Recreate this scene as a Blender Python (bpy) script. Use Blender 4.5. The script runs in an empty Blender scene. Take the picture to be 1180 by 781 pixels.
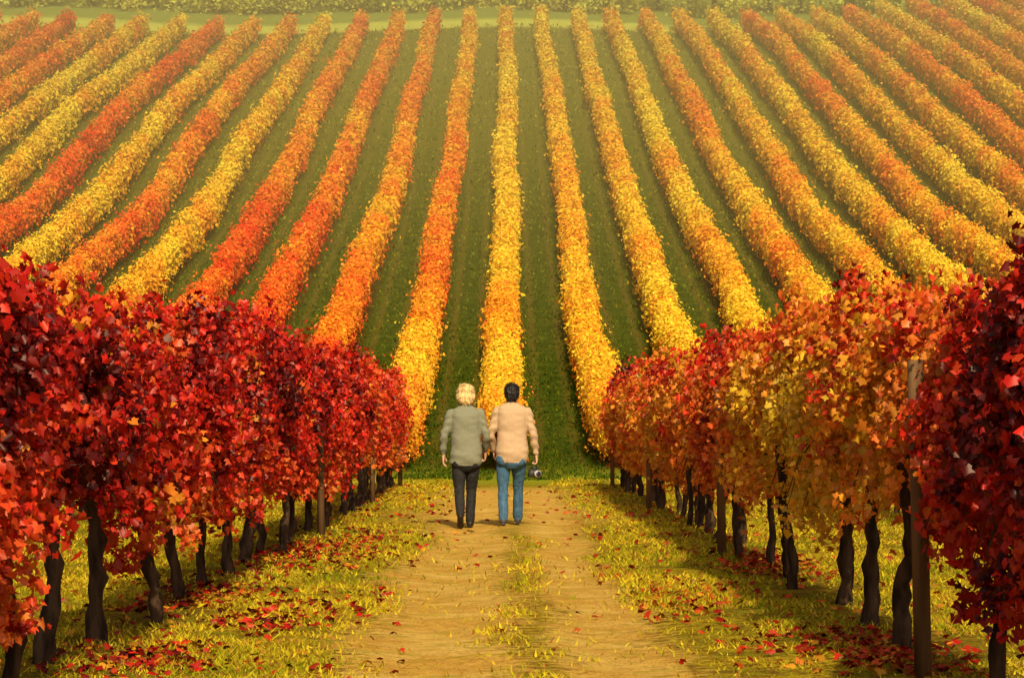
import bpy, bmesh, math, numpy as np
from mathutils import Vector, Matrix, noise
from mathutils.bvhtree import BVHTree
rng=np.random.default_rng(7)
scene=bpy.context.scene
FPX=2786.0
# ------------------------------------------------------------ helpers
def link(ob,parent=None):
    scene.collection.objects.link(ob)
    if parent is not None: ob.parent=parent
    return ob
def empty(name,loc=(0,0,0)):
    e=bpy.data.objects.new(name,None); e.location=loc; e.empty_display_size=.3
    return link(e)
def h1(i,seed):
    v=np.sin(i*127.1+seed*311.7+0.5)*43758.5453
    return v-np.floor(v)
def vn1(t,seed=0):
    t=np.asarray(t,float); i=np.floor(t); f=t-i; f=f*f*(3-2*f)
    return h1(i,seed)*(1-f)+h1(i+1,seed)*f
def h2(i,j,seed):
    v=np.sin(i*127.1+j*269.5+seed*74.7+.3)*43758.5453
    return v-np.floor(v)
def vn2(x,y,seed=0):
    x=np.asarray(x,float);y=np.asarray(y,float)
    i=np.floor(x);j=np.floor(y);f=x-i;g=y-j;f=f*f*(3-2*f);g=g*g*(3-2*g)
    return (h2(i,j,seed)*(1-f)+h2(i+1,j,seed)*f)*(1-g)+(h2(i,j+1,seed)*(1-f)+h2(i+1,j+1,seed)*f)*g
DK=[-400,0,46,54,60,69.6,79,87,93,100.7,114.5,128.6,144,157.7,170.6,185.7,203.8,212,222,260,300,700]
ZK=[0,0,0,-.12,-.15,0.3,1.9,3.4,4.7,6.5,9.7,13.2,17.2,21.2,24.9,29.2,34.3,36.5,39,50,54,60]
def ground_z(x,y):
    x=np.asarray(x,float);y=np.asarray(y,float)
    z=(np.interp(y-2,DK,ZK)+np.interp(y,DK,ZK)+np.interp(y+2,DK,ZK))/3
    a=np.clip((y-55)/60,0,1)
    z=z+a*0.7*(vn2(x/22,y/30,3)-.5)*2
    near=np.clip((60-y)/10,0,1)
    z=z+near*(0.03*(vn2(x*1.1,y*.7,5)-.5)-0.035*np.exp(-((x+.45)/.3)**2)-0.035*np.exp(-((x-.6)/.25)**2))
    return z
def make_mesh(name,co,faces_v,loop_start,loop_total,cols=None,smooth=False):
    me=bpy.data.meshes.new(name)
    me.vertices.add(len(co)); me.vertices.foreach_set('co',np.ascontiguousarray(co,dtype=np.float32).ravel())
    me.loops.add(len(faces_v)); me.loops.foreach_set('vertex_index',np.ascontiguousarray(faces_v,dtype=np.int32))
    me.polygons.add(len(loop_start)); me.polygons.foreach_set('loop_start',np.ascontiguousarray(loop_start,dtype=np.int32))
    try: me.polygons.foreach_set('loop_total',np.ascontiguousarray(loop_total,dtype=np.int32))
    except Exception: pass
    if cols is not None:
        a=me.color_attributes.new('Col','FLOAT_COLOR','POINT')
        c=np.ones((len(co),4),np.float32); c[:,:3]=cols
        a.data.foreach_set('color',c.ravel())
    me.update(calc_edges=True)
    if smooth: me.polygons.foreach_set('use_smooth',np.ones(len(loop_start),bool))
    return me
PAL_T=[0,.2,.4,.6,.8,1]
PAL=np.array([(.12,.005,.006),(.78,.018,.010),(.93,.12,.022),(.94,.27,.024),(.94,.46,.026),(.94,.65,.042)])
def pal(h):
    h=np.clip(h,0,1)
    return np.stack([np.interp(h,PAL_T,PAL[:,i]) for i in range(3)],1)
def norm(v): return v/np.maximum(np.linalg.norm(v,axis=1,keepdims=True),1e-9)
HL=[(0,-.08,0),(.2,-.32,-.06),(.46,-.2,-.14),(.38,.03,-.10),(.54,.25,-.2),(.33,.36,-.1),(0,.68,-.05)]
LEAF=np.array(HL+[(-a,b,c) for a,b,c in HL[1:6]][::-1])   # 12 verts ring
LEAF_F=np.array([0,1,2,3,4,5,6, 0,6,7,8,9,10,11])
def leaf_cloud(name,P,N,T,S,C,kind='leaf'):
    N=norm(N); T=norm(T-N*(T*N).sum(1,keepdims=True)); B=np.cross(T,N)
    if kind=='leaf': L=LEAF;F=LEAF_F;tot=[7,7]
    else:
        L=np.array([(0,-.5,0),(.42,-.05,-.1),(0,.55,0),(-.46,.08,-.1)]);F=np.array([0,1,2,3]);tot=[4]
    n=len(P);m=len(L)
    curl=rng.uniform(.3,3.2,(n,1,1)); asp=rng.uniform(.65,1.1,(n,1,1))
    jit=rng.uniform(.8,1.2,(n,m,1)) if kind=='leaf' else 1
    co=P[:,None]+S[:,None,None]*jit*(L[None,:,0:1]*asp*B[:,None]+L[None,:,1:2]*T[:,None]+L[None,:,2:3]*curl*N[:,None])
    fv=(np.arange(n)[:,None]*m+F[None]).ravel()
    lt=np.tile(tot,n); ls=np.concatenate([[0],np.cumsum(lt)[:-1]])
    return make_mesh(name,co.reshape(-1,3),fv,ls,lt,np.repeat(C,m,0))
# ------------------------------------------------------------ materials
def new_mat(name):
    m=bpy.data.materials.new(name); m.use_nodes=True
    nt=m.node_tree; nt.nodes.clear(); return m,nt
class G:
    def __init__(s,nt): s.nt=nt
    def n(s,t,**kw):
        nd=s.nt.nodes.new(t)
        for k,v in kw.items(): setattr(nd,k,v)
        return nd
    def l(s,a,b): s.nt.links.new(a,b)
    def m(s,op,a,b=None,c=None,clamp=False):
        nd=s.n('ShaderNodeMath',operation=op,use_clamp=clamp)
        for i,v in enumerate((a,b,c)):
            if v is None: continue
            if isinstance(v,(int,float)): nd.inputs[i].default_value=v
            else: s.l(v,nd.inputs[i])
        return nd.outputs[0]
    def noise(s,vec,scale,detail=4,rough=.55):
        nd=s.n('ShaderNodeTexNoise'); nd.inputs['Scale'].default_value=scale
        nd.inputs['Detail'].default_value=detail; nd.inputs['Roughness'].default_value=rough
        if vec is not None: s.l(vec,nd.inputs['Vector'])
        return nd.outputs[0]
    def ss(s,v,a,b):
        nd=s.n('ShaderNodeMapRange',interpolation_type='SMOOTHSTEP')
        s.l(v,nd.inputs[0]); nd.inputs[1].default_value=a; nd.inputs[2].default_value=b
        return nd.outputs[0]
    def mix(s,f,a,b,bt='MIX'):
        nd=s.n('ShaderNodeMix',data_type='RGBA',blend_type=bt)
        if isinstance(f,(int,float)): nd.inputs[0].default_value=f
        else: s.l(f,nd.inputs[0])
        for i,v in ((6,a),(7,b)):
            if isinstance(v,tuple): nd.inputs[i].default_value=(*v,1)
            else: s.l(v,nd.inputs[i])
        return nd.outputs[2]
def leaf_material(name,trans=.35,gloss=0,rough=.45):
    m,nt=new_mat(name); g=G(nt)
    a=g.n('ShaderNodeAttribute',attribute_name='Col')
    p=g.n('ShaderNodeBsdfDiffuse')
    t=g.n('ShaderNodeBsdfTranslucent'); mx=g.n('ShaderNodeMixShader'); mx.inputs[0].default_value=trans
    g.l(a.outputs['Color'],p.inputs['Color']); g.l(a.outputs['Color'],t.inputs['Color'])
    g.l(p.outputs[0],mx.inputs[1]); g.l(t.outputs[0],mx.inputs[2]); out=mx.outputs[0]
    if gloss:
        gl=g.n('ShaderNodeBsdfGlossy'); gl.inputs['Roughness'].default_value=rough; gl.inputs['Color'].default_value=(1,.9,.8,1)
        m2=g.n('ShaderNodeMixShader'); m2.inputs[0].default_value=gloss
        g.l(out,m2.inputs[1]); g.l(gl.outputs[0],m2.inputs[2]); out=m2.outputs[0]
    o=g.n('ShaderNodeOutputMaterial'); g.l(out,o.inputs[0]); return m
def simple_mat(name,c1,c2,scale=20,rough=.8,bump=.3,stretch=(1,1,1),bdist=.01,spec=.3):
    m,nt=new_mat(name); g=G(nt)
    tc=g.n('ShaderNodeTexCoord'); mp=g.n('ShaderNodeMapping'); mp.inputs['Scale'].default_value=stretch
    g.l(tc.outputs['Object'],mp.inputs[0])
    f=g.noise(mp.outputs[0],scale,5)
    p=g.n('ShaderNodeBsdfPrincipled'); p.inputs['Roughness'].default_value=rough
    p.inputs['Specular IOR Level'].default_value=spec
    g.l(g.mix(g.ss(f,.3,.7),c1,c2),p.inputs['Base Color'])
    b=g.n('ShaderNodeBump'); b.inputs['Strength'].default_value=bump; b.inputs['Distance'].default_value=bdist
    g.l(f,b.inputs['Height']); g.l(b.outputs[0],p.inputs['Normal'])
    o=g.n('ShaderNodeOutputMaterial'); g.l(p.outputs[0],o.inputs[0]); return m
M_leaf=leaf_material('autumn_leaf',.38,.022,.45)
M_far=leaf_material('autumn_leaf_hill',.2)
M_grass=leaf_material('grass_blade',.35)
M_fallen=leaf_material('fallen_leaf',.1,.02,.5)
M_bark=simple_mat('vine_bark',(.016,.010,.007),(.08,.045,.025),16,.95,1,(1,1,.25),.02,.1)
M_post=simple_mat('weathered_wood',(.09,.045,.02),(.20,.11,.05),12,.9,.8,(1,1,.08),.01,.1)
M_wire=simple_mat('wire_steel',(.2,.19,.18),(.3,.28,.25),30,.5,0)
def ground_material():
    m,nt=new_mat('vineyard_ground'); g=G(nt)
    geo=g.n('ShaderNodeNewGeometry'); pos=geo.outputs['Position']
    sp=g.n('ShaderNodeSeparateXYZ'); g.l(pos,sp.inputs[0]); X,Y,Z=sp.outputs
    n_big=g.noise(pos,.35,4); n_med=g.noise(pos,1.6,5); n_f=g.noise(pos,9,6,.7); n_vf=g.noise(pos,45,4,.7)
    gr=g.mix(g.ss(n_med,.35,.65),(.27,.26,.014),(.66,.47,.025))
    gr=g.mix(g.ss(n_f,.44,.62),gr,(.28,.14,.02))
    gr=g.mix(g.ss(n_big,.5,.75),gr,(.22,.24,.012))
    gr=g.mix(g.m('MULTIPLY',g.ss(n_vf,.48,.62),.85),gr,(.08,.06,.010))
    di=g.mix(g.ss(n_f,.3,.7),(.84,.50,.10),(.62,.33,.055))
    di=g.mix(g.ss(n_med,.4,.7),di,(.88,.60,.15))
    di=g.mix(g.m('MULTIPLY',g.ss(n_vf,.50,.66),.7),di,(.28,.15,.03))
    di=g.mix(g.m('MULTIPLY',g.ss(g.noise(pos,3.7,3),.50,.68),.6),di,(.48,.33,.035))
    wob=g.m('MULTIPLY',g.m('SUBTRACT',n_big,.5),.7)
    wob2=g.m('ADD',g.m('MULTIPLY',g.m('SUBTRACT',n_med,.5),1.5),g.m('MULTIPLY',g.m('SUBTRACT',n_f,.5),2.0))
    Xw=g.m('ADD',X,wob)
    def track(c,w):
        d=g.m('DIVIDE',g.m('ABSOLUTE',g.m('SUBTRACT',Xw,c)),w)
        return g.ss(g.m('ADD',d,wob2),1.45,.55)
    tr=g.m('MAXIMUM',track(-.42,.46),track(.55,.32))
    wide=g.m('MULTIPLY',track(0,1.3),g.m('MULTIPLY',g.ss(Y,22,34),.85))
    tr=g.m('MAXIMUM',tr,wide)
    tr=g.m('MULTIPLY',tr,g.ss(g.m('ADD',Y,g.m('MULTIPLY',n_med,6)),52,45))
    near=g.mix(tr,gr,di)
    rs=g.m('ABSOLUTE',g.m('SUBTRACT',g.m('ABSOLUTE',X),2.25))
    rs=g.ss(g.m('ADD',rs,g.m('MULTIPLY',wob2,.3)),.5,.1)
    near=g.mix(g.m('MULTIPLY',rs,.5),near,(.14,.07,.018))  # shade under the near rows, painted into the ground colour
    hl=g.mix(g.ss(n_med,.3,.7),(.036,.060,.005),(.085,.105,.009))
    hl=g.mix(g.ss(n_f,.4,.7),hl,(.030,.040,.005))
    hl=g.mix(g.m('MULTIPLY',g.ss(n_vf,.5,.7),.5),hl,(.14,.13,.015))
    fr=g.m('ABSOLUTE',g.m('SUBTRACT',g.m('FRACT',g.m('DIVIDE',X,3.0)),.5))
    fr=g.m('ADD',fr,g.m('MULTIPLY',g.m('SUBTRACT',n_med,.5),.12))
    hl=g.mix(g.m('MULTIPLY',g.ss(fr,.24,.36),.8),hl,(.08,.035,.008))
    wt=g.m('ABSOLUTE',g.m('SUBTRACT',fr,.17))
    hl=g.mix(g.m('MULTIPLY',g.ss(wt,.08,.01),.6),hl,(.15,.10,.018))
    hl=g.mix(g.m('MULTIPLY',g.ss(Y,100,200),.6),hl,(.26,.21,.02))  # painted haze: lane colour turns paler and yellower up the slope
    hl=g.mix(g.ss(g.m('ADD',Y,g.m('MULTIPLY',n_big,3)),204,206.5),hl,(.60,.52,.06))
    hl=g.mix(g.ss(g.m('ADD',Y,g.m('MULTIPLY',n_big,5)),211,215),hl,(.26,.26,.03))
    hl=g.mix(g.ss(Y,66,56),hl,(.28,.29,.018))
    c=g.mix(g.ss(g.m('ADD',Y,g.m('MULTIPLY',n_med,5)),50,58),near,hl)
    p=g.n('ShaderNodeBsdfDiffuse')
    g.l(c,p.inputs['Color'])
    b=g.n('ShaderNodeBump'); b.inputs['Strength'].default_value=1; b.inputs['Distance'].default_value=.08
    g.l(g.m('ADD',n_f,g.m('MULTIPLY',n_vf,.5)),b.inputs['Height']); g.l(b.outputs[0],p.inputs['Normal'])
    o=g.n('ShaderNodeOutputMaterial'); g.l(p.outputs[0],o.inputs[0]); return m
xs=np.concatenate([[-500,-350,-250,-180,-120,-90],np.arange(-70,-8,2.),np.arange(-8,8.01,.25),np.arange(10,71,2.),[90,120,180,250,350,500]])
ys=np.concatenate([[-200,-100,-50,-20],np.arange(-5,60,.5),np.arange(60,230,1.5),[235,245,260,300,400,600]])
XX,YY=np.meshgrid(xs,ys); ZZ=ground_z(XX,YY)
nx,ny=len(xs),len(ys)
idx=np.arange(nx*ny).reshape(ny,nx)
fv=np.stack([idx[:-1,:-1],idx[:-1,1:],idx[1:,1:],idx[1:,:-1]],-1).reshape(-1,4)
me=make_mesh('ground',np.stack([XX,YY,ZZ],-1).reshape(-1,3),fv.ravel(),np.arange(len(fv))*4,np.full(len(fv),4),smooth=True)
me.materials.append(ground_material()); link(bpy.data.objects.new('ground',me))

# ------------------------------------------------------------ tubes
def tube(bm,pts,rads,seg=8,jit=0,squash=None):
    rings=[]
    pts=[Vector(p) for p in pts]
    for i,p in enumerate(pts):
        d=(pts[min(i+1,len(pts)-1)]-pts[max(i-1,0)]).normalized()
        a=Vector((1,0,0)) if abs(d.x)<.8 else Vector((0,1,0))
        u=d.cross(a).normalized(); v=d.cross(u).normalized()
        r=[]
        for k in range(seg):
            t=2*math.pi*k/seg
            rr=rads[i]*(1+(jit*(noise.noise(p*9+Vector((k*3.1,0,0)))) if jit else 0))
            r.append(bm.verts.new(p+u*math.cos(t)*rr+v*math.sin(t)*rr))
        rings.append(r)
    for a,b in zip(rings,rings[1:]):
        for k in range(seg): bm.faces.new((a[k],a[(k+1)%seg],b[(k+1)%seg],b[k]))
    bm.faces.new(rings[0][::-1]); bm.faces.new(rings[-1])
def bm_obj(name,bm,mats,parent=None,smooth=True):
    bmesh.ops.recalc_face_normals(bm,faces=bm.faces)
    me=bpy.data.meshes.new(name); bm.to_mesh(me); bm.free()
    for m in (mats if isinstance(mats,list) else [mats]): me.materials.append(m)
    if smooth: me.polygons.foreach_set('use_smooth',np.ones(len(me.polygons),bool))
    return link(bpy.data.objects.new(name,me),parent)

# ------------------------------------------------------------ near vine rows
def near_row(x0,y0,y1,huefn,nclus,seed,dens_near=1.0,phase=0,first=None,posts=()):
    R=np.random.default_rng(seed)
    par=empty('grapevine_row')
    sp=1.5
    vines=list(np.arange(y0+phase,y1,sp)) if first is None else first+list(np.arange(first[-1]+sp,y1,sp))
    vines=np.array(vines)+R.uniform(-.2,.2,len(vines))
    bm=bmesh.new()
    for v in vines:
        for rep in range(2 if R.random()<.25 else 1):
            bx=x0+R.uniform(-.14,.14); gz=float(ground_z(bx,v)); vv=v+rep*R.uniform(.12,.3)
            lx,ly=R.uniform(-.12,.12),R.uniform(-.18,.18); r=R.uniform(.026,.040)
            pts=[];rd=[]; so_=R.uniform(0,100)
            for t in np.linspace(0,1,17):
                wx=.05*noise.noise(Vector((t*2.6,so_,0)))+.022*noise.noise(Vector((t*9,so_,4)))
                wy=.06*noise.noise(Vector((t*2.6,so_,9)))
                pts.append((bx+lx*t+wx,vv+ly*t+wy,gz-.05+t*1.08))
                rd.append(r*(1.28-.42*t+(.5 if t==0 else 0)+R.uniform(-.20,.32)+(.4 if t>.93 else 0)))
            tube(bm,pts,rd,9,.6)
            top=Vector(pts[-1])
        for s in (-1,1):
            p=[top+Vector((0,0,-.05))]
            for q in range(1,6): p.append(Vector((x0+R.uniform(-.03,.03),top.y+s*q*.15,gz+1.02+.04*math.sin(q+v)+R.uniform(-.02,.02))))
            tube(bm,p,[.030,.028,.024,.020,.018,.014],7,.3)
        for q in range(10):
            yy=v+R.uniform(-.7,.7); xx=x0+R.uniform(-.05,.05)
            hgt=R.uniform(.45,.8)
            p=[Vector((xx+R.uniform(-.12,.12)*t,yy+R.uniform(-.06,.06)*t,gz+1.0+hgt*t)) for t in (0,.3,.6,1)]
            tube(bm,p,[.008,.007,.005,.003],5)
        for q in range(3):   # drooping canes
            yy=v+R.uniform(-.6,.6); s=R.choice((-1,1))
            p=[Vector((x0+s*(.05+.25*t),yy+R.uniform(-.1,.1)*t,gz+1.1+.1*t-.55*t*t)) for t in (0,.3,.6,1)]
            tube(bm,p,[.006,.005,.004,.002],4)
    bm_obj('vine_trunks',bm,M_bark,par)
    bm=bmesh.new()
    for v in posts:
        gz=float(ground_z(x0,v)); q=R.uniform(-.02,.02); s=math.copysign(1,x0)
        tube(bm,[(x0-s*.22,v,gz-.1),(x0-s*.22+q,v,gz+.9),(x0-s*.22+q*2,v,gz+1.5)],[.042,.040,.037],10,.12)
    bm_obj('trellis_posts',bm,M_post,par)
    bm=bmesh.new()
    for hh in (1.0,1.35,1.65):
        tube(bm,[(x0-math.copysign(.1,x0),yy,hh+.01*math.sin(yy)) for yy in np.arange(y0,y1+.1,2)],[.003]*len(np.arange(y0,y1+.1,2)),4)
    bm_obj('trellis_wires',bm,M_wire,par)
    n=nclus
    u=R.random(n); k=(y0+4)/(y1+4)
    cy=(y0+4)*(1/k)**(u**dens_near)-4 if dens_near else y0+(y1-y0)*u
    dv=np.min(np.abs(cy[:,None]-vines[None]),1)
    bul=np.cos(np.clip(dv/.85,0,1)*np.pi)*.5+.5
    top=1.62+np.clip((cy-10)/12,0,1)*.12+.16*bul+.28*(vn1(cy/.35,seed)-.5)+.18*(vn1(cy/1.5+.3,seed+1)-.5)
    low=.95-.12*bul+.38*(vn1(cy/.3,seed+2)-.5)+.34*(vn1(cy/1.1,seed+3)-.5)
    if x0<0:
        top=top-np.clip((19-cy)/5,0,1)*.12
        low=low-np.clip((11.0-cy)/1.2,0,1)*.38
    hf=R.beta(1.15,1.0,n); cz=low+(top-low)*hf
    wid=(.27+.14*(vn2(cy/.4,cz/.35,seed+4)-.5)*2)*(.76+.38*bul)
    prof=np.sin(np.pi*np.clip(hf*.86+.1,0,1))**.45
    th=R.uniform(-1,1,n); th=np.sign(th)*np.abs(th)**.6
    cx=th*wid*prof
    hole=(vn2(cy/.24,cz/.20,seed+9)>.64)&(R.random(n)<.88)
    st=R.random(n)<.035
    cz=np.where(st,top+R.uniform(0,.15,n),cz)
    st2=R.random(n)<.06
    cz=np.where(st2,low-R.uniform(0,.32,n),cz)
    keepc=~hole|st|st2
    per=np.clip((22+12*R.random(n)),5,40).astype(int)*keepc
    ci=np.repeat(np.arange(n),per); N=len(ci)
    big=1+np.clip(cy-16,0,30)*.020
    P=np.stack([x0+cx[ci]+R.normal(0,.045,N)*big[ci],cy[ci]+R.normal(0,.060,N)*big[ci],ground_z(x0,cy)[ci]+cz[ci]+R.normal(0,.064,N)*big[ci]],1)
    P[:,2]=np.maximum(P[:,2],.35)
    out=np.stack([np.sign(cx[ci])*(.4+np.abs(cx[ci])),np.zeros(N)-.35,.3+.8*(hf[ci]-.5)],1)
    Nn=norm(out)+R.normal(0,.8,(N,3))
    T=np.stack([R.normal(0,.8,N),R.normal(0,.8,N),-np.ones(N)],1)
    S=R.uniform(.030,.066,N)*big[ci]
    hue=huefn(cy,cz,cx,R,n)[ci]+R.normal(0,.06,N)
    C=pal(hue)*R.uniform(.55,1.06,(N,1))*R.uniform(.7,1.04,(n,1))[ci]
    me=leaf_cloud('vine_foliage',P,Nn,T,S,C); me.materials.append(M_leaf)
    link(bpy.data.objects.new('vine_foliage',me),par)
    return par
def hue_left(cy,cz,cx,R,n):
    h=.205+.12*(vn2(cy/.9,cz/.5,11)-.5)+R.normal(0,.055,n)
    h=h+np.where(vn2(cy/.8,cz/.35,12)>.72,.11,0)
    h=h-np.where(vn2(cy/.4,cz/.3,15)>.64,.15,0)
    h=h+np.clip((.98-cz)*.5,0,.2)+np.clip((cy-26)/14,0,1)*.12
    h=np.where(R.random(n)<.025,.62,h)
    return h
def hue_right(cy,cz,cx,R,n):
    base=np.interp(cy,[9,10.6,11.6,13,17,19.5,21,24,27,34,46],[.07,.12,.50,.72,.84,.78,.66,.46,.66,.66,.58])
    h=base+.34*(vn2(cy/.6,cz/.4,21)-.5)+R.normal(0,.07,n)
    h=h-np.clip((cz-1.45)*.8,0,.35)*(vn1(cy/1.2,9)>.35)
    h=np.where(R.random(n)<.09,h-.3,h)
    return h
near_row(-2.2,8.2,46.5,hue_left,6000,101,1.0,first=[8.7,10.3,11.9,13.2,14.6,16.2,17.9],posts=(26.0,36.0,45.5))
near_row(2.2,8.2,46.5,hue_right,5800,202,1.0,first=[9.4,10.9,12.7,14.2,16.0,17.5,18.8],posts=(11.5,22.2,33.5,45.0))
near_row(-5.2,15,47,hue_left,800,303,0)
near_row(5.2,15,47,hue_right,800,404,0)
near_row(-8.2,24,48,hue_left,450,305,0)
near_row(8.2,24,48,hue_right,450,406,0)

# ------------------------------------------------------------ hill rows
HUE={0:.91,-1:.82,-2:.63,-3:.46,-4:.53,-5:.84,-6:.58,-7:.80,-8:.47,-9:.94,-10:.84,-11:.56,-12:.43,-13:.64,-14:.48,-15:.6,
     1:.86,2:.89,3:.90,4:.72,5:.81,6:.88,7:.72,8:.86,9:.78,10:.66,11:.80,12:.60,13:.74,14:.56,15:.70}
tot=0
for k in range(-15,16):
    x0=3.0*k; R=np.random.default_rng(900+k)
    dend=204.0 + (x0*.25 if x0>0 else x0*.12) + R.uniform(-.8,.8)
    d0=61+R.uniform(-.6,.6)
    def rowx(y,k=k,x0=x0): return x0+.35*(vn1(y/17,k)-.5)+.16*(vn1(y/2.1,k+7)-.5)
    def huek(y,k=k):
        h=HUE[k]+.26*(vn1(y/13,k+40)-.5)+.18*(vn1(y/2.6,k+80)-.5)+.22*(h1(np.floor((y+k*.4)/1.5),k+3)-.5)
        if k==-1: h=h-.2*np.clip((y-80)/20,0,1)*np.clip((180-y)/60,0,1)
        if k==-4 or k==-3: h=h+.12*np.clip((y-90)/60,0,1)
        return h
    yy=np.arange(d0+.3,dend-.3,.8); gz=ground_z(rowx(yy),yy); m=10
    th=np.linspace(0,2*np.pi,m,endpoint=False)
    rx=.26+.10*vn2(yy[:,None]/1.1,th[None]*2,k+5); rz=.52
    X=rowx(yy)[:,None]+np.cos(th)*rx; Zc=gz[:,None]+1.0+np.sin(th)*rz+.12*(vn2(yy[:,None]/1.3,th[None]*2,k+9)-.5)
    co=np.stack([X,np.repeat(yy[:,None],m,1),Zc],-1).reshape(-1,3)
    ii=np.arange(len(yy)*m).reshape(-1,m); jj=np.roll(ii,-1,1)
    fv=np.stack([ii[:-1],jj[:-1],jj[1:],ii[1:]],-1).reshape(-1,4)
    ls=np.arange(len(fv))*4; lt=np.full(len(fv),4)
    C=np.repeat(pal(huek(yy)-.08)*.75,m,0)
    par=empty('grapevine_row')
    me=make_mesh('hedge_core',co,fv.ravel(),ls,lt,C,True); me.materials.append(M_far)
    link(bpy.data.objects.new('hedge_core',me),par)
    ds=min(max(d0,abs(x0)*FPX/590*.9),dend-15)
    A=720*6400
    n=int(A*(1/ds-1/dend)); 
    u=R.random(n); y=1/(1/ds-u*(1/ds-1/dend))
    s=.098*(y/80)**.95*R.uniform(.6,1.5,n)
    a=R.uniform(-.25*np.pi,1.25*np.pi,n)
    vb=1-np.abs(((y+k*.4)/1.5)%1-.5)*2      # individual vines every 1.5 m
    vs=h1(np.floor((y+k*.4)/1.5),k+13)
    lump=.73+.42*vn2(y/.6,a*1.7,k+20)+.24*(vn1(y/1.1,k+31)-.5)+.18*(vn1(y/.4,k+33)-.5)+.24*(vb-.5)+.20*(vs-.5)
    rr=lump*R.uniform(.58,1.20,n)
    rr=np.where(R.random(n)<.06,rr*1.30,rr)
    ca,sa=np.cos(a),np.sin(a)
    P=np.stack([rowx(y)+np.sign(ca)*np.abs(ca)**.8*.50*rr,y+R.normal(0,.05,n),ground_z(rowx(y),y)+1.02+np.sign(sa)*np.abs(sa)**.8*.82*rr],1)
    P[:,2]=np.maximum(P[:,2],ground_z(P[:,0],y)+.2)
    N=np.stack([ca,-.35+0*a,sa+.25],1)+R.normal(0,.45,(n,3))
    T=np.stack([R.normal(0,.6,n),R.normal(0,.6,n),-np.ones(n)],1)
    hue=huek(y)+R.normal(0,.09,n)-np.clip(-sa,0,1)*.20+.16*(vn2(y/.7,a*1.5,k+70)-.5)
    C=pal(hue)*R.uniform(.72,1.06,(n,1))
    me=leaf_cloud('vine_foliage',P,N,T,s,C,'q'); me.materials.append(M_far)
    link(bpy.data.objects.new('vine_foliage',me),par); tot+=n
    bm=bmesh.new()
    for v in np.arange(d0+.4,min(d0+50,dend),1.5):
        g0=float(ground_z(rowx(v),v)); xx=float(rowx(v))
        tube(bm,[(xx,v,g0-.05),(xx+R.uniform(-.05,.05),v+.03,g0+.45),(xx,v,g0+.9)],[.06,.045,.05],6)
    bm_obj('vine_trunks',bm,M_bark,par)
print('far leaves',tot)

# ------------------------------------------------------------ distant trees
R=np.random.default_rng(55)
bm=bmesh.new(); PP=[];CC=[];NN=[];SS=[]
for x in np.arange(-62,66,3.2):
    xx=x+R.uniform(-1.2,1.2); yy=219+R.uniform(-1,8); hh=R.uniform(5,8); g0=float(ground_z(xx,yy))
    lean=R.uniform(-.4,.4)
    tube(bm,[(xx,yy,g0-.2),(xx+lean*.4,yy,g0+hh*.35),(xx+lean,yy,g0+hh*.8)],[.28,.2,.06],7)
    for j in range(7):
        a=R.uniform(0,6.28); L=R.uniform(1,2.4); zb=g0+hh*R.uniform(.25,.6)
        e=Vector((xx+lean*.5+math.cos(a)*L,yy+math.sin(a)*L,zb+L*.7)); tube(bm,[(xx+lean*.4,yy,zb),e],[.09,.03],5)
    nb=20; c=np.stack([xx+R.normal(0,1.5,nb),yy+R.normal(0,1.3,nb),g0+hh*R.random(nb)**1.2+.3],1)
    for q in c:
        m=90; PP.append(q+R.normal(0,.6,(m,3))); NN.append(R.normal(0,.8,(m,3))+[0,-.6,.6]); SS.append(R.uniform(.25,.5,m))
        base=np.array([.50,.46,.05])*R.uniform(.7,1.3)+np.array([.25,.12,0])*R.random()
        CC.append(np.tile(base,(m,1))*R.uniform(.7,1.2,(m,1)))
tr=empty('distant_trees')
bm_obj('trunks',bm,M_bark,tr)
P=np.concatenate(PP); T=R.normal(0,1,P.shape)
me=leaf_cloud('tree_crowns',P,np.concatenate(NN),T,np.concatenate(SS),np.minimum(np.concatenate(CC),.9),'q'); me.materials.append(M_far)
link(bpy.data.objects.new('tree_crowns',me),tr)

# ------------------------------------------------------------ haze (real air volume over the upper slope)
bm=bmesh.new(); bmesh.ops.create_cube(bm,size=1,matrix=Matrix.Translation((0,182.5,50))@Matrix.Diagonal((420,195,140,1)))
mh,nt=new_mat('valley_haze'); g=G(nt)
v=g.n('ShaderNodeVolumeScatter'); v.inputs['Color'].default_value=(1,.79,.27,1); v.inputs['Density'].default_value=.0042; v.inputs['Anisotropy'].default_value=0
o=g.n('ShaderNodeOutputMaterial'); g.l(v.outputs[0],o.inputs['Volume'])
bm_obj('haze',bm,mh,None,False)

# ------------------------------------------------------------ grass
def track_mask(x,y):
    w=(vn2(x*1.3,y*.5,61)-.5)*.5
    return np.minimum(np.abs(x+.42+w)/.5,np.abs(x-.55+w)/.36)
R=np.random.default_rng(66)
n=460000
u=R.random(n); y=8*(56/8)**u
hw=np.minimum(.23*y+.8,9.5); x=R.uniform(-1,1,n)*hw
a=track_mask(x,y); pr=np.clip((a-.55)*1.0,0.05,1)*np.where(y>26,np.clip(np.abs(x)-.6,.10,1),1)
patch=vn2(x*1.6,y*1.2,71)*.5+vn2(x*5,y*4,72)*.5
under=np.exp(-((np.abs(x)-2.25)/.3)**2)
pr=pr*np.clip((patch-.32)*3.2,0.06,1)*(1-.75*under)
keep=R.random(n)<pr; x=x[keep];y=y[keep];patch=patch[keep]; n=len(x)
z=ground_z(x,y)
hgt=R.uniform(.008,.030,n)*(.5+patch)*(1+y/45); wd=.0034*(1+y/14)*R.uniform(.7,1.4,n)
an=R.uniform(0,np.pi,n); dx=np.cos(an)*wd;dy=np.sin(an)*wd
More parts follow.
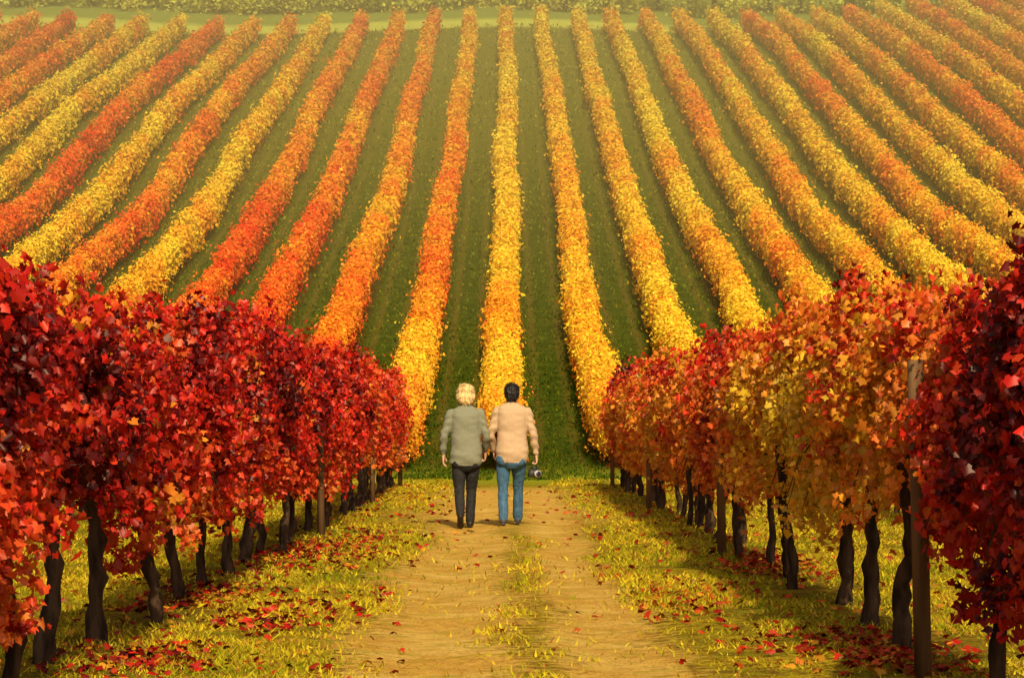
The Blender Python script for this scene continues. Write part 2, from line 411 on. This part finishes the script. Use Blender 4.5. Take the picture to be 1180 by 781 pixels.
lx=R.normal(0,.9,n)*hgt;ly=R.normal(0,.9,n)*hgt
co=np.stack([np.stack([x-dx,y-dy,z-.005],1),np.stack([x+dx,y+dy,z-.005],1),np.stack([x+lx,y+ly,z+hgt],1)],1)
hue=np.clip((vn2(x*.9,y*.6,81)*.6+vn2(x*3.5,y*2.5,82)*.6)+R.normal(0,.25,n),0,1)[:,None]
C=np.array([.25,.31,.010])*(1-hue)+np.array([.88,.66,.035])*hue
C=np.where(R.random((n,1))<.16,np.array([[.48,.20,.04]]),C)
C=C*R.uniform(.5,1.1,(n,1))
C[y>50]*=.8
me=make_mesh('grass',co.reshape(-1,3),np.arange(3*n),np.arange(n)*3,np.full(n,3),np.repeat(C,3,0))
me.materials.append(M_grass); link(bpy.data.objects.new('grass',me))
n=260000
u=R.random(n); y=1/(1/56-u*(1/56-1/206)); x=R.uniform(-1,1,n)*(y*.215+3)
fr=np.abs((x/3.0)%1-.5); keep=(fr<.40)&(vn2(x*1.2,y*.9,75)>R.random(n)*.9); x=x[keep];y=y[keep];n=len(x)
z=ground_z(x,y); sc=(y/80)
hgt=R.uniform(.03,.12,n)*sc; wd=R.uniform(.02,.05,n)*sc
an=R.uniform(0,np.pi,n); dx=np.cos(an)*wd;dy=np.sin(an)*wd
co=np.stack([np.stack([x-dx,y-dy,z-.01],1),np.stack([x+dx,y+dy,z-.01],1),np.stack([x+R.normal(0,.5,n)*hgt,y+R.normal(0,.5,n)*hgt,z+hgt],1)],1)
up=np.clip((y-80)/120,0,1)[:,None]
C=np.array([.048,.080,.006])*(1-up)+np.array([.26,.23,.02])*up  # distance haze baked into the blade colour, yellower uphill
C=C*R.uniform(.4,1.9,(n,1)); C=np.where(R.random((n,1))<.12,C+np.array([[.12,.07,.0]]),C)
me=make_mesh('hillside_grass',co.reshape(-1,3),np.arange(3*n),np.arange(n)*3,np.full(n,3),np.repeat(C,3,0))
me.materials.append(M_grass); link(bpy.data.objects.new('hillside_grass',me))
# fallen leaves
n=30000
u=R.random(n); y=8*(48/8)**u
side=np.where(R.random(n)<.5,-1,1)
x=side*(2.0+R.normal(0,.7,n)); x=np.where(R.random(n)<.02,R.uniform(-1.6,1.6,n),x)
d=np.full(n,.04)+ .25*(vn2(x*2.2,y*1.4,91)>.72)*np.where(x>0,.6,1)
for (px,py,sx,sy) in [(-1.29,15.1,.42,1.0),(-1.47,23.7,.35,2.5),(1.15,16.5,.3,1.3),(1.9,12.7,.4,1.1),(-2.1,16.5,.4,1.2),(2.2,20.5,.35,1.6),(-1.8,12.2,.35,.8),(-1.9,21.8,.3,2)]:
    d=np.maximum(d,.95*np.exp(-((x-px)/sx)**2-((y-py)/sy)**2))
keep=R.random(n)<d; x=x[keep];y=y[keep];n=len(x)
P=np.stack([x,y,ground_z(x,y)+R.uniform(.012,.04,n)],1)
N=np.stack([R.normal(0,.4,n),R.normal(0,.4,n),np.ones(n)],1); T=R.normal(0,1,(n,3)); T[:,2]=0
hue=np.where(x<0,.16,.28)+R.normal(0,.12,n); hue=np.where(R.random(n)<.18,.75,hue)
C=pal(hue)*R.uniform(.2,.6,(n,1))
me=leaf_cloud('fallen_leaves',P,N,T,R.uniform(.03,.055,n)*(1+y/50),C); me.materials.append(M_fallen)
link(bpy.data.objects.new('fallen_leaves',me))

# ------------------------------------------------------------ people
def ell(bm,c,r,rot=None,seg=20):
    M=Matrix.Translation(c)@(rot if rot else Matrix())@Matrix.Diagonal((*r,1))
    bmesh.ops.create_uvsphere(bm,u_segments=seg,v_segments=seg//2+2,radius=1,matrix=M)
def loft(bm,secs,seg=28,power=2.3):
    rings=[]
    for (x,y,z,rx,ry) in secs:
        r=[]
        for k in range(seg):
            t=2*math.pi*k/seg; c,s=math.cos(t),math.sin(t)
            f=lambda q: math.copysign(abs(q)**(2/power),q)
            r.append(bm.verts.new((x+rx*f(c),y+ry*f(s),z)))
        rings.append(r)
    for a,b in zip(rings,rings[1:]):
        for k in range(seg): bm.faces.new((a[k],a[(k+1)%seg],b[(k+1)%seg],b[k]))
    bm.faces.new(rings[0][::-1]); bm.faces.new(rings[-1])
def limb(bm,pts,rads):
    P=[Vector(p) for p in pts]; out=[];rr=[]
    for i in range(len(P)-1):
        p0=P[max(i-1,0)];p1=P[i];p2=P[i+1];p3=P[min(i+2,len(P)-1)]
        for q in range(6):
            t=q/6
            out.append(.5*((2*p1)+(p2-p0)*t+(2*p0-5*p1+4*p2-p3)*t*t+(-p0+3*p1-3*p2+p3)*t**3)); rr.append(rads[i]*(1-t)+rads[i+1]*t)
    out.append(P[-1]);rr.append(rads[-1])
    tube(bm,out,rr,14)
    ell(bm,P[0],(rads[0],)*3,seg=12); ell(bm,P[-1],(rads[-1],)*3,seg=12)
def figure(name,loc,o):
    root=empty(name,loc)
    parts={}
    def B(l):
        return parts.setdefault(l,bmesh.new())
    s=B('sweater'); hw=o['hipw']; sw=o['shw']
    hem=.74; 
    loft(s,[(0,0,hem,hw*.97,.135),(0,0,hem+.025,hw*1.03,.147),(0,-.01,.86,hw*1.04,.150),(0,-.005,.98,hw*.96,.135),(0,0,1.10,hw*.93,.128),(0,-.005,1.22,sw*.90,.130),
            (0,-.005,1.31,sw*.94,.122),(0,-.005,1.37,sw*.84,.10),(0,0,1.405,sw*.60,.08),(0,0,1.43,sw*.38,.066),(0,.005,1.445,.068,.062)])
    for sd,(sh,el,wr) in o['arms'].items():
        limb(s,[sh,(Vector(sh)+Vector(el))/2,el,(Vector(el)+Vector(wr))/2,Vector(el).lerp(Vector(wr),.93)],[.070,.059,.049,.045,.038])
        ell(s,Vector(el).lerp(Vector(wr),.90),(.043,.043,.026))
    sk=B('skin')
    limb(sk,[(0,0,1.36),(0,.01,1.43),(0,.02,1.50)],[.06,.053,.055])
    hz=o['headz']
    ell(sk,(0,.025,hz),(.074,.092,.112)); ell(sk,(0,.05,hz-.055),(.056,.062,.062)); ell(sk,(0,.085,hz-.085),(.026,.024,.022))
    limb(sk,[(0,.112,hz+.02),(0,.128,hz-.022)],[.010,.015])
    for q in(-1,1):
        ell(sk,(q*.078,.02,hz-.01),(.010,.022,.032)); ell(sk,(q*.04,.085,hz-.03),(.024,.022,.02)); ell(sk,(q*.03,.10,hz+.025),(.026,.014,.008))
    ell(sk,(0,.107,hz-.052),(.024,.010,.006)); ell(sk,(0,.105,hz-.062),(.02,.010,.006))
    pn=B('pants')
    loft(pn,[(0,0,.66,.08,.09),(0,0,.72,hw*.93,.128),(0,-.015,.82,hw*.93,.135),(0,0,.92,hw*.85,.115),(0,0,.97,hw*.7,.09)])
    for leg in o['legs']:
        hp,kn,an=[Vector(p) for p in leg['j']]
        limb(pn,[hp,hp.lerp(kn,.5),kn,kn.lerp(an,.4),an],[.092,.083,.062,.059,leg.get('cuff',.048)])
        ell(pn,hp+Vector((0,-.05,-.02)),(.085,.085,.1))
        sh=B('shoes'); rot=Matrix.Rotation(leg['pitch'],4,'X')
        c=Vector(leg['j'][2])
        def sp(v): return c+rot.to_3x3()@Vector(v)
        ell(sh,sp((0,-.02,-.045)),(.037,.045,.04),rot); ell(sh,sp((0,.05,-.055)),(.040,.09,.032),rot); ell(sh,sp((0,.12,-.062)),(.044,.065,.026),rot)
        limb(sh,[sp((0,-.04,-.072)),sp((0,.06,-.074)),sp((0,.15,-.074))],[.022,.022,.02]); limb(sh,[sp((0,0,-.03)),sp((0,0,.03))],[.04,.036])
    hr=B('hair')
    for e in o['hair']: ell(hr,(e[0],e[1],hz+e[2]),(e[3],e[4],e[5]))
    labels=list(parts); trees={l:BVHTree.FromBMesh(parts[l]) for l in labels}
    me=bpy.data.meshes.new('body'); allb=bmesh.new()
    for l in labels:
        bmesh.ops.recalc_face_normals(parts[l],faces=parts[l].faces)
        t=bpy.data.meshes.new('t'); parts[l].to_mesh(t); allb.from_mesh(t); bpy.data.meshes.remove(t)
    allb.to_mesh(me); allb.free()
    ob=link(bpy.data.objects.new('body',me),root)
    md=ob.modifiers.new('r','REMESH'); md.mode='VOXEL'; md.voxel_size=.0075; md.use_smooth_shade=True
    md2=ob.modifiers.new('s','SMOOTH'); md2.iterations=3; md2.factor=.5
    dg=bpy.context.evaluated_depsgraph_get(); dg.update()
    me2=bpy.data.meshes.new_from_object(ob.evaluated_get(dg)); ob.modifiers.clear(); ob.data=me2
    me2.materials.clear()
    for l in labels: me2.materials.append(o['mats'][l])
    order={'hair':-.006,'sweater':-.002,'skin':0,'pants':0,'shoes':0}
    vl=[]
    for v in me2.vertices:
        best=None
        for i,l in enumerate(labels):
            d=trees[l].find_nearest(v.co)[3]+order[l]
            if best is None or d<best[0]: best=(d,i)
        vl.append(best[1])
    nrm=[v.normal.copy() for v in me2.vertices]
    for v,li,nn in zip(me2.vertices,vl,nrm):
        l=labels[li]; p=v.co.copy()
        if l=='sweater':
            d=.014*noise.noise(Vector((p.x*6+p.z*3,p.y*5,p.z*8+o['seed'])))+.005*noise.noise(Vector((p.x*12,p.y*12,p.z*18+9)))+.005*math.sin(p.z*55+p.x*16)*max(0,min(1,(.98-p.z)*4))
            if abs(p.x)>.19: d+=.005*math.sin(p.z*70+p.y*40)
        elif l=='pants':
            kz=math.exp(-((p.z-.45)/.12)**2)+math.exp(-((p.z-.12)/.09)**2)
            d=.007*noise.noise(Vector((p.x*9,p.y*9,p.z*12+3)))+kz*.005*noise.noise(Vector((p.x*14,p.y*14,p.z*40)))
        elif l=='hair':
            d=o['hd']*(noise.noise(Vector((p.x*30,p.y*30,p.z*16)))+.6*noise.noise(Vector((p.x*70,p.y*70,p.z*30))))
        else: d=0
        v.co=p+nn*d
    for f in me2.polygons:
        c=[vl[i] for i in f.vertices]; f.material_index=max(set(c),key=c.count); f.use_smooth=True
    R=np.random.default_rng(o['seed']); bm=bmesh.new()
    hv=[i for i,l in enumerate(vl) if labels[l]=='hair']
    for _ in range(900):
        i=hv[R.integers(len(hv))]; p=me2.vertices[i].co.copy(); n_=nrm[i]
        down=Vector((0,0,-1)); t=(down-n_*down.dot(n_)); t=t+Vector(R.normal(0,o['curl'],3)); t=t.normalized() if t.length>0 else down
        L=R.uniform(.02,.05)*o['sl']; sd=n_.cross(t).normalized()*.0022
        a=p-n_*.003; b=p+t*L*.5+n_*.009; c=p+t*L+n_*.004
        v=[bm.verts.new(q) for q in (a-sd,a+sd,b+sd,b-sd,c)]
        bm.faces.new((v[0],v[1],v[2],v[3])); bm.faces.new((v[3],v[2],v[4]))
    bm_obj('hair_strands',bm,o['mats']['hair'],root)
    bm=bmesh.new()
    for q in(-1,1): ell(bm,(q*.031,.103,hz+.004),(.012,.009,.008),seg=10)
    bm_obj('eyes',bm,o['mats']['eye'],root)
    for sd,(sh,el,wr) in o['arms'].items():
        w=Vector(wr); d=(w-Vector(el)).normalized(); 
        d=(d+Vector((0,0,-.5))).normalized()
        s_=-1 if sd=='L' else 1
        fwd=Vector((0,1,0)); fwd=(fwd-d*fwd.dot(d)).normalized(); inn=d.cross(fwd).normalized()
        if inn.x*s_>0: inn=-inn
        hb=bmesh.new()
        def pt(a,b,c): return w+d*a+fwd*b+inn*c
        limb(hb,[pt(-.06,0,0),pt(-.01,0,0),pt(.02,0,0)],[.028,.024,.024])
        for b in (-.03,-.01,.01,.03): limb(hb,[pt(.01,b*.5,0),pt(.075,b,.002)],[.016,.0125])
        cl=o['grip'].get(sd,.35)
        for b,L in zip((-.033,-.011,.011,.032),(.058,.074,.080,.072)):
            a0=.08;p=[pt(a0,b,.0)]; ang=cl*.5; aa,cc=a0,0
            for seg_ in (.45,.32,.23):
                aa+=L*seg_*math.cos(ang); cc+=L*seg_*math.sin(ang); p.append(pt(aa,b*1.06,cc)); ang+=cl
            limb(hb,p,[.0095,.009,.008,.007])
        limb(hb,[pt(.015,.025,.005),pt(.045,.05,.015),pt(.072,.058,.028),pt(.092,.056,.036)],[.013,.012,.0095,.008])
        h=bm_obj('hand',hb,o['mats']['skin'],root)
        rm=h.modifiers.new('r','REMESH'); rm.mode='VOXEL'; rm.voxel_size=.0032; rm.use_smooth_shade=True
        h.modifiers.new('s','SMOOTH').iterations=2
        o.setdefault('grip_at',{})[sd]=pt(.092,0,.030)
    return root
skin=simple_mat('skin',(.50,.27,.17),(.56,.32,.21),20,.55,.05)
eye=simple_mat('eye',(.7,.68,.65),(.6,.6,.6),20,.2,0)
zf=lambda x,y: float(ground_z(x,y))
W=dict(hipw=.185,shw=.200,headz=1.555,seed=3,hd=.016,curl=.25,sl=1.1,
 arms={'L':((-.165,-.005,1.325),(-.252,-.03,1.08),(-.262,.04,.86)),'R':((.165,-.005,1.325),(.240,-.02,1.08),(.232,.12,.90))},
 grip={'L':.4,'R':.6},
 legs=[dict(j=[(-.085,0,.80),(-.075,-.02,.46),(-.055,-.30,.175)],pitch=-.75,cuff=.050),dict(j=[(.080,0,.80),(.065,.10,.45),(.05,.10,.092)],pitch=0,cuff=.055)],
 hair=[(0,-.005,.035,.100,.108,.098),(0,-.045,-.02,.104,.07,.085),(-.06,0,-.02,.048,.075,.078),(.06,0,-.02,.048,.075,.078),(0,.04,.07,.08,.075,.055),(0,-.06,-.07,.07,.045,.04)],
 mats=dict(skin=skin,eye=eye,sweater=simple_mat('grey_green_knit',(.175,.175,.12),(.205,.205,.145),90,.95,.3,(1,1,.4),.004,.1),
  pants=simple_mat('black_trousers',(.010,.009,.010),(.022,.02,.02),30,.8,.3),shoes=simple_mat('dark_leather_shoe',(.012,.010,.008),(.03,.02,.015),20,.5,.2),
  hair=simple_mat('blonde_grey_hair',(.48,.31,.11),(.82,.58,.26),50,.6,.8,(1,1,.2),.01)))
Y0=28.3
figure('woman_walking',(-.47,Y0,zf(-.47,Y0)+.004),W)
Mn=dict(hipw=.185,shw=.205,headz=1.535,seed=8,hd=.014,curl=.8,sl=.6,
 arms={'L':((-.17,-.005,1.315),(-.240,.0,1.07),(-.215,.14,.88)),'R':((.17,-.005,1.315),(.252,-.03,1.06),(.285,.03,.83))},
 grip={'L':.5,'R':.95},
 legs=[dict(j=[(-.10,0,.80),(-.105,.05,.45),(-.10,.02,.092)],pitch=0,cuff=.058),dict(j=[(.085,0,.80),(.075,.16,.47),(.07,.30,.095)],pitch=.12,cuff=.060)],
 hair=[(0,0,.035,.088,.102,.092),(0,-.04,-.005,.083,.065,.08),(0,.045,.07,.07,.065,.045),(0,-.045,-.06,.06,.04,.035)],
 mats=dict(skin=skin,eye=eye,sweater=simple_mat('beige_knit',(.42,.285,.17),(.46,.32,.20),90,.95,.3,(1,1,.4),.004,.1),
  pants=simple_mat('blue_denim',(.030,.085,.16),(.065,.15,.26),45,.85,.4,(1,1,.3)),shoes=simple_mat('brown_leather_shoe',(.03,.03,.035),(.07,.07,.08),20,.6,.2),
  hair=simple_mat('black_hair',(.006,.005,.005),(.018,.014,.012),50,.5,.8)))
mr=figure('man_walking',(.07,Y0,zf(.07,Y0)+.004),Mn)
gp=Mn['grip_at']['R']
cam_r=empty('handheld_camera',(.07+gp.x,Y0+gp.y,zf(.07,Y0)+gp.z-.062))
M_blk=simple_mat('camera_body_black',(.02,.02,.022),(.05,.05,.055),60,.4,.3)
M_gry=simple_mat('camera_grey_metal',(.35,.34,.33),(.45,.44,.42),60,.35,.1)
M_gls=simple_mat('lens_glass',(.01,.012,.03),(.02,.02,.05),5,.05,0,spec=.8)
bm=bmesh.new(); bmesh.ops.create_cube(bm,size=1,matrix=Matrix.Translation((0,0,-.07))@Matrix.Diagonal((.13,.06,.09,1)))
bmesh.ops.create_cube(bm,size=1,matrix=Matrix.Translation((0,0,-.012))@Matrix.Diagonal((.055,.05,.04,1)))
bmesh.ops.create_cube(bm,size=1,matrix=Matrix.Translation((.052,-.012,-.072))@Matrix.Diagonal((.035,.072,.082,1)))
bmesh.ops.bevel(bm,geom=bm.edges[:],offset=.008,segments=2,affect='EDGES'); bm_obj('body',bm,M_blk,cam_r)
bm=bmesh.new(); tube(bm,[(0,-.03,-.07),(0,-.06,-.07),(0,-.062,-.07),(0,-.11,-.07)],[.035,.035,.040,.040],24); bm_obj('lens_barrel',bm,M_gry,cam_r)
bm=bmesh.new(); tube(bm,[(0,-.108,-.07),(0,-.113,-.07)],[.033,.031],24); bm_obj('lens_front',bm,M_gls,cam_r)
bm=bmesh.new(); tube(bm,[(-.065,0,-.04),(-.06,0,.0),(-.03,0,.045),(-.005,0,.062),(.02,0,.045),(.05,0,0),(.065,0,-.04)],[.005]*7,6); bm_obj('strap',bm,M_blk,cam_r)
cam_r.rotation_euler=(0,.1,.5)

# ------------------------------------------------------------ light, sky, camera
SE,SA=math.radians(38),math.radians(171)   # elevation; azimuth measured from +Y clockwise
sd=Vector((math.sin(SA)*math.cos(SE),math.cos(SA)*math.cos(SE),math.sin(SE)))
L=bpy.data.lights.new('sun','SUN'); L.energy=5.0; L.angle=math.radians(.8); L.color=(1,.83,.50)
so=link(bpy.data.objects.new('sun',L)); so.rotation_euler=sd.to_track_quat('Z','Y').to_euler(); so.location=(0,0,60)
w=bpy.data.worlds.new('World'); scene.world=w; w.use_nodes=True; nt=w.node_tree
sky=nt.nodes.new('ShaderNodeTexSky'); sky.sky_type='NISHITA'; sky.sun_disc=False; sky.sun_elevation=SE; sky.sun_rotation=SA; sky.dust_density=9
bg=nt.nodes['Background']; bg.inputs[1].default_value=.085; nt.links.new(sky.outputs[0],bg.inputs[0])
cd=bpy.data.cameras.new('camera'); cd.sensor_width=36; cd.lens=85; cd.clip_end=2000
co=link(bpy.data.objects.new('camera',cd)); co.location=(0,0,1.2)
co.rotation_euler=(math.radians(90+1.984),0,math.radians(-.144))
scene.camera=co
scene.view_settings.view_transform='Standard'; scene.view_settings.look='None'; scene.view_settings.exposure=0
